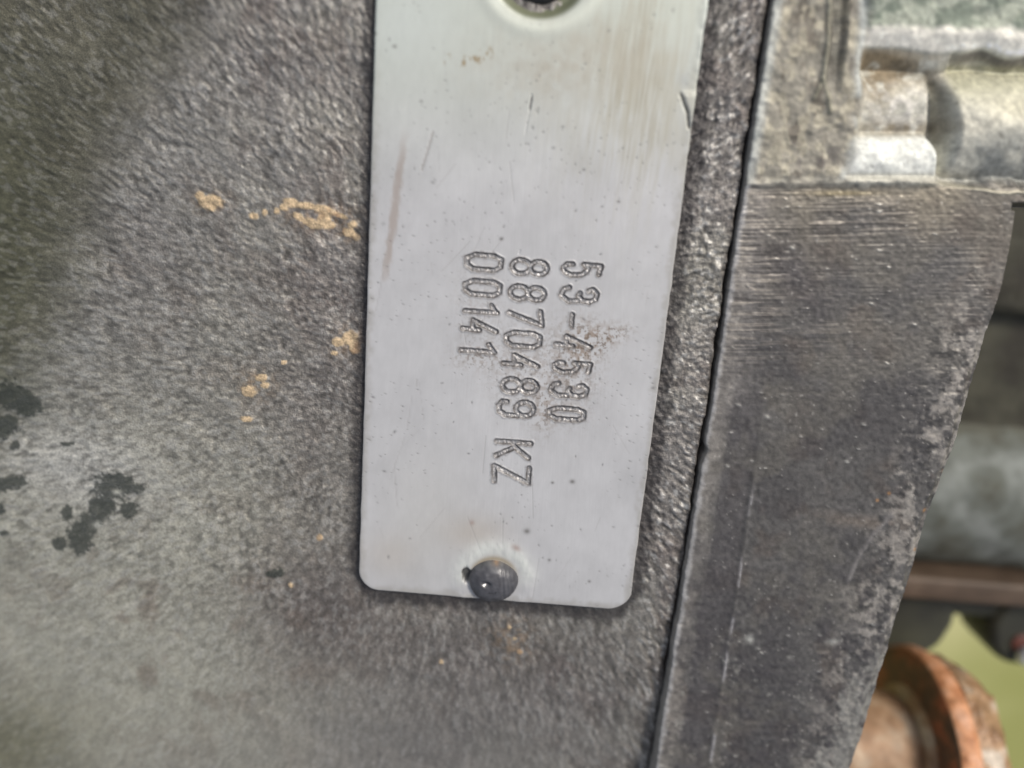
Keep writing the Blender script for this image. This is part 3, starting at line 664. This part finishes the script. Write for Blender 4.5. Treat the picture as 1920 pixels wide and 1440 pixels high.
def slab(name, x0, x1, y0, y1, ztop, thick, mat, parent, bev=1.5, seg=24, lump=.4, seed=0, round_y=False):
    xs = np.linspace(x0, x1, seg); ys = np.linspace(y0, y1, seg); X, Y = np.meshgrid(xs, ys[::-1])
    e = np.minimum.reduce([X-x0, x1-X, Y-y0, y1-Y]); h = np.sqrt(np.clip(1-(1-np.clip(e/bev, 0, 1))**2, 0, 1))
    Z = ztop-thick*(1-h)+(fbm(X*3, Y*3, 12, 3, seed)-.5)*lump
    V = np.stack([X, Y, Z], -1).reshape(-1, 3)
    return make_mesh(name, V, grid_faces(seg, seg), mat, parent=parent)
dk = metal('dark_oily_iron', metallic=.1, fine=.3, fine_amt=.2, bump=.4, bump_scale=.5, bump_mm=.4, base=(lin(44, 40, 28), lin(74, 72, 58), .12, .6, lin(58, 56, 43)))
gm = metal('grey_alloy', metallic=.15, fine=.25, fine_amt=.15, bump=.4, bump_scale=.3, bump_mm=.5, base=(lin(84, 84, 74), lin(132, 136, 132), .14, .8, lin(104, 108, 102)))
br = metal('brown_rusty_rail', metallic=.1, fine=.3, fine_amt=.15, base=(lin(76, 62, 50), lin(100, 84, 70), .1, .6))
bk = metal('black_rubber', metallic=0, fine=.3, fine_amt=.15, base=(lin(44, 44, 36), lin(62, 62, 48), .1, .6))
def P(px, py, z): a, b = unproj(px, py, z); return float(a), float(b)
# rear casting: dark slab above, pale barrel below
z1 = -34
xa, ya = P(1600, 560, z1); xb, _ = P(2500, 560, z1); rc = empty('rear_casting', (xa+30, ya-20, z1)); oz = np.array([xa+30, ya-20, z1])
tag(rc, 'blurred dark iron casting with grey-green barrel seen behind the flange on the right', 'casting')
def rel(o):
    o.location = Vector(-oz)*S; return o
y_up = P(1850, 200, z1)[1]; y_st = P(1850, 600, z1)[1]; y_b0 = P(1850, 820, z1-6)[1]; y_b1 = P(1850, 1112, z1-2)[1]
rel(slab('upper_slab', xa-10, xb, y_st, y_up, z1, 5, dk, rc, 1.2, seed=61))
rel(slab('middle_web', xa-10, xb, y_b0-6, y_st+3, z1-3.5, 5, dk, rc, 1.5, seed=62))
rb = abs(y_b0-y_b1)/2+4
rel(revolve('barrel', dens([(-14, 0), (-14, rb), (60, rb), (60, 0)], 3), (xa, y_b1+rb, z1-rb+1.5), gm, rc, lump=.5, seed=8))
# brown rail below the barrel
zr_ = -33; x0_, y0_ = P(1600, 1108, zr_); x1_, _ = P(2400, 1108, zr_); _, y1_ = P(1850, 1136, zr_)
def boxm(name, c0, c1, mat, parent=None, bev=.8):
    import bmesh
    bm = bmesh.new(); bmesh.ops.create_cube(bm, size=1)
    sx, sy, sz = [abs(c1[i]-c0[i]) for i in range(3)]; cx = [(c1[i]+c0[i])/2 for i in range(3)]
    for v in bm.verts: v.co = Vector((v.co.x*sx, v.co.y*sy, v.co.z*sz))*S
    bmesh.ops.bevel(bm, geom=bm.edges[:], offset=bev*S, segments=3, affect='EDGES', profile=.5)
    me = bpy.data.meshes.new(name); bm.to_mesh(me); bm.free(); me.materials.append(mat)
    for p in me.polygons: p.use_smooth = True
    o = bpy.data.objects.new(name, me); o.location = Vector(cx)*S; COL.objects.link(o)
    if parent: o.parent = parent
    return o
rail = boxm('rail', (x0_-14, y1_, zr_-8), (x1_, y0_+3.5, zr_), br); tag(rail, 'blurred brown rusty rail running across under the grey-green barrel', 'rail')
_, y2_ = P(1850, 1180, -40)
# dark rubber mount, rounded, under the rail
c = P(1690, 1150, -42); mount = empty('rubber_mount', (c[0], c[1], -42)); tag(mount, 'dark rounded rubber mount hanging below the brown rail, above the rusty bolt', 'mount')
revolve('mount_body', dens([(-12, 0), (-12, 7), (-9, 9.6), (0, 9.6), (2, 8), (2, 0)], 1), (0, 0, 0), bk, mount, axis_dir=(0, 0, 1), lump=.2, seed=9)
boxm('mount_plate', (-16, 1, -6), (34, 5, 1), bk, mount)
c = P(1928, 1172, -42); lug = empty('dark_lug', (c[0], c[1], -42)); tag(lug, 'dark rounded lug with a red rim and a bright stud added as a glint at the right frame edge', 'lug')
revolve('lug_body', dens([(-12, 0), (-12, 7), (-9, 8.2), (0, 8.2), (2, 7), (2, 0)], 1), (0, 0, 0), bk, lug, axis_dir=(0, 0, 1), lump=.3, seed=10)
redm = metal('red_paint', metallic=0, fine_amt=.1, base=(lin(92, 54, 46), lin(112, 68, 56), .2, .5)); shm = metal('bright_glint', metallic=.6, fine_amt=.1, base=(lin(200, 205, 212), lin(230, 232, 240), .2, .3))
revolve('red_rim', dens([(2, 0), (2, 1.8), (2.4, 1.8), (2.4, 0)], .5), (-2.0, -2.6, 0), redm, lug, axis_dir=(0, 0, 1))
revolve('glint_stud', dens([(3, 0), (3, 1.7), (4.6, 1.5), (5, .8), (5, 0)], .5), (-1.6, -4.2, 0), shm, lug, axis_dir=(0, 0, 1))  # bright stud added to show a white glint

# ------------------------------------------------------------------ ground far below
gmat = bpy.data.materials.new('mossy_ground'); gmat.use_nodes = True; t = gmat.node_tree
tc = t.nodes.new('ShaderNodeTexCoord'); nz = t.nodes.new('ShaderNodeTexNoise'); nz.inputs['Scale'].default_value = 9; nz.inputs['Detail'].default_value = 5
cr = t.nodes.new('ShaderNodeValToRGB'); cr.color_ramp.elements[0].position = .38; cr.color_ramp.elements[1].position = .62
cr.color_ramp.elements[0].color = (*lin(146, 148, 88), 1); cr.color_ramp.elements[1].color = (*lin(192, 188, 138), 1)
t.links.new(tc.outputs['Object'], nz.inputs['Vector']); t.links.new(nz.outputs['Fac'], cr.inputs[0]); t.links.new(cr.outputs[0], t.nodes['Principled BSDF'].inputs['Base Color'])
t.nodes['Principled BSDF'].inputs['Roughness'].default_value = .9
n = 60; xs = np.linspace(-1500, 1500, n); X, Y = np.meshgrid(xs, xs[::-1]); Z = -260+(fbm(X, Y, 120, 3, 200)-.5)*14
g = make_mesh('ground', np.stack([X, Y, Z], -1).reshape(-1, 3), grid_faces(n, n), gmat); tag(g, kind='structure')
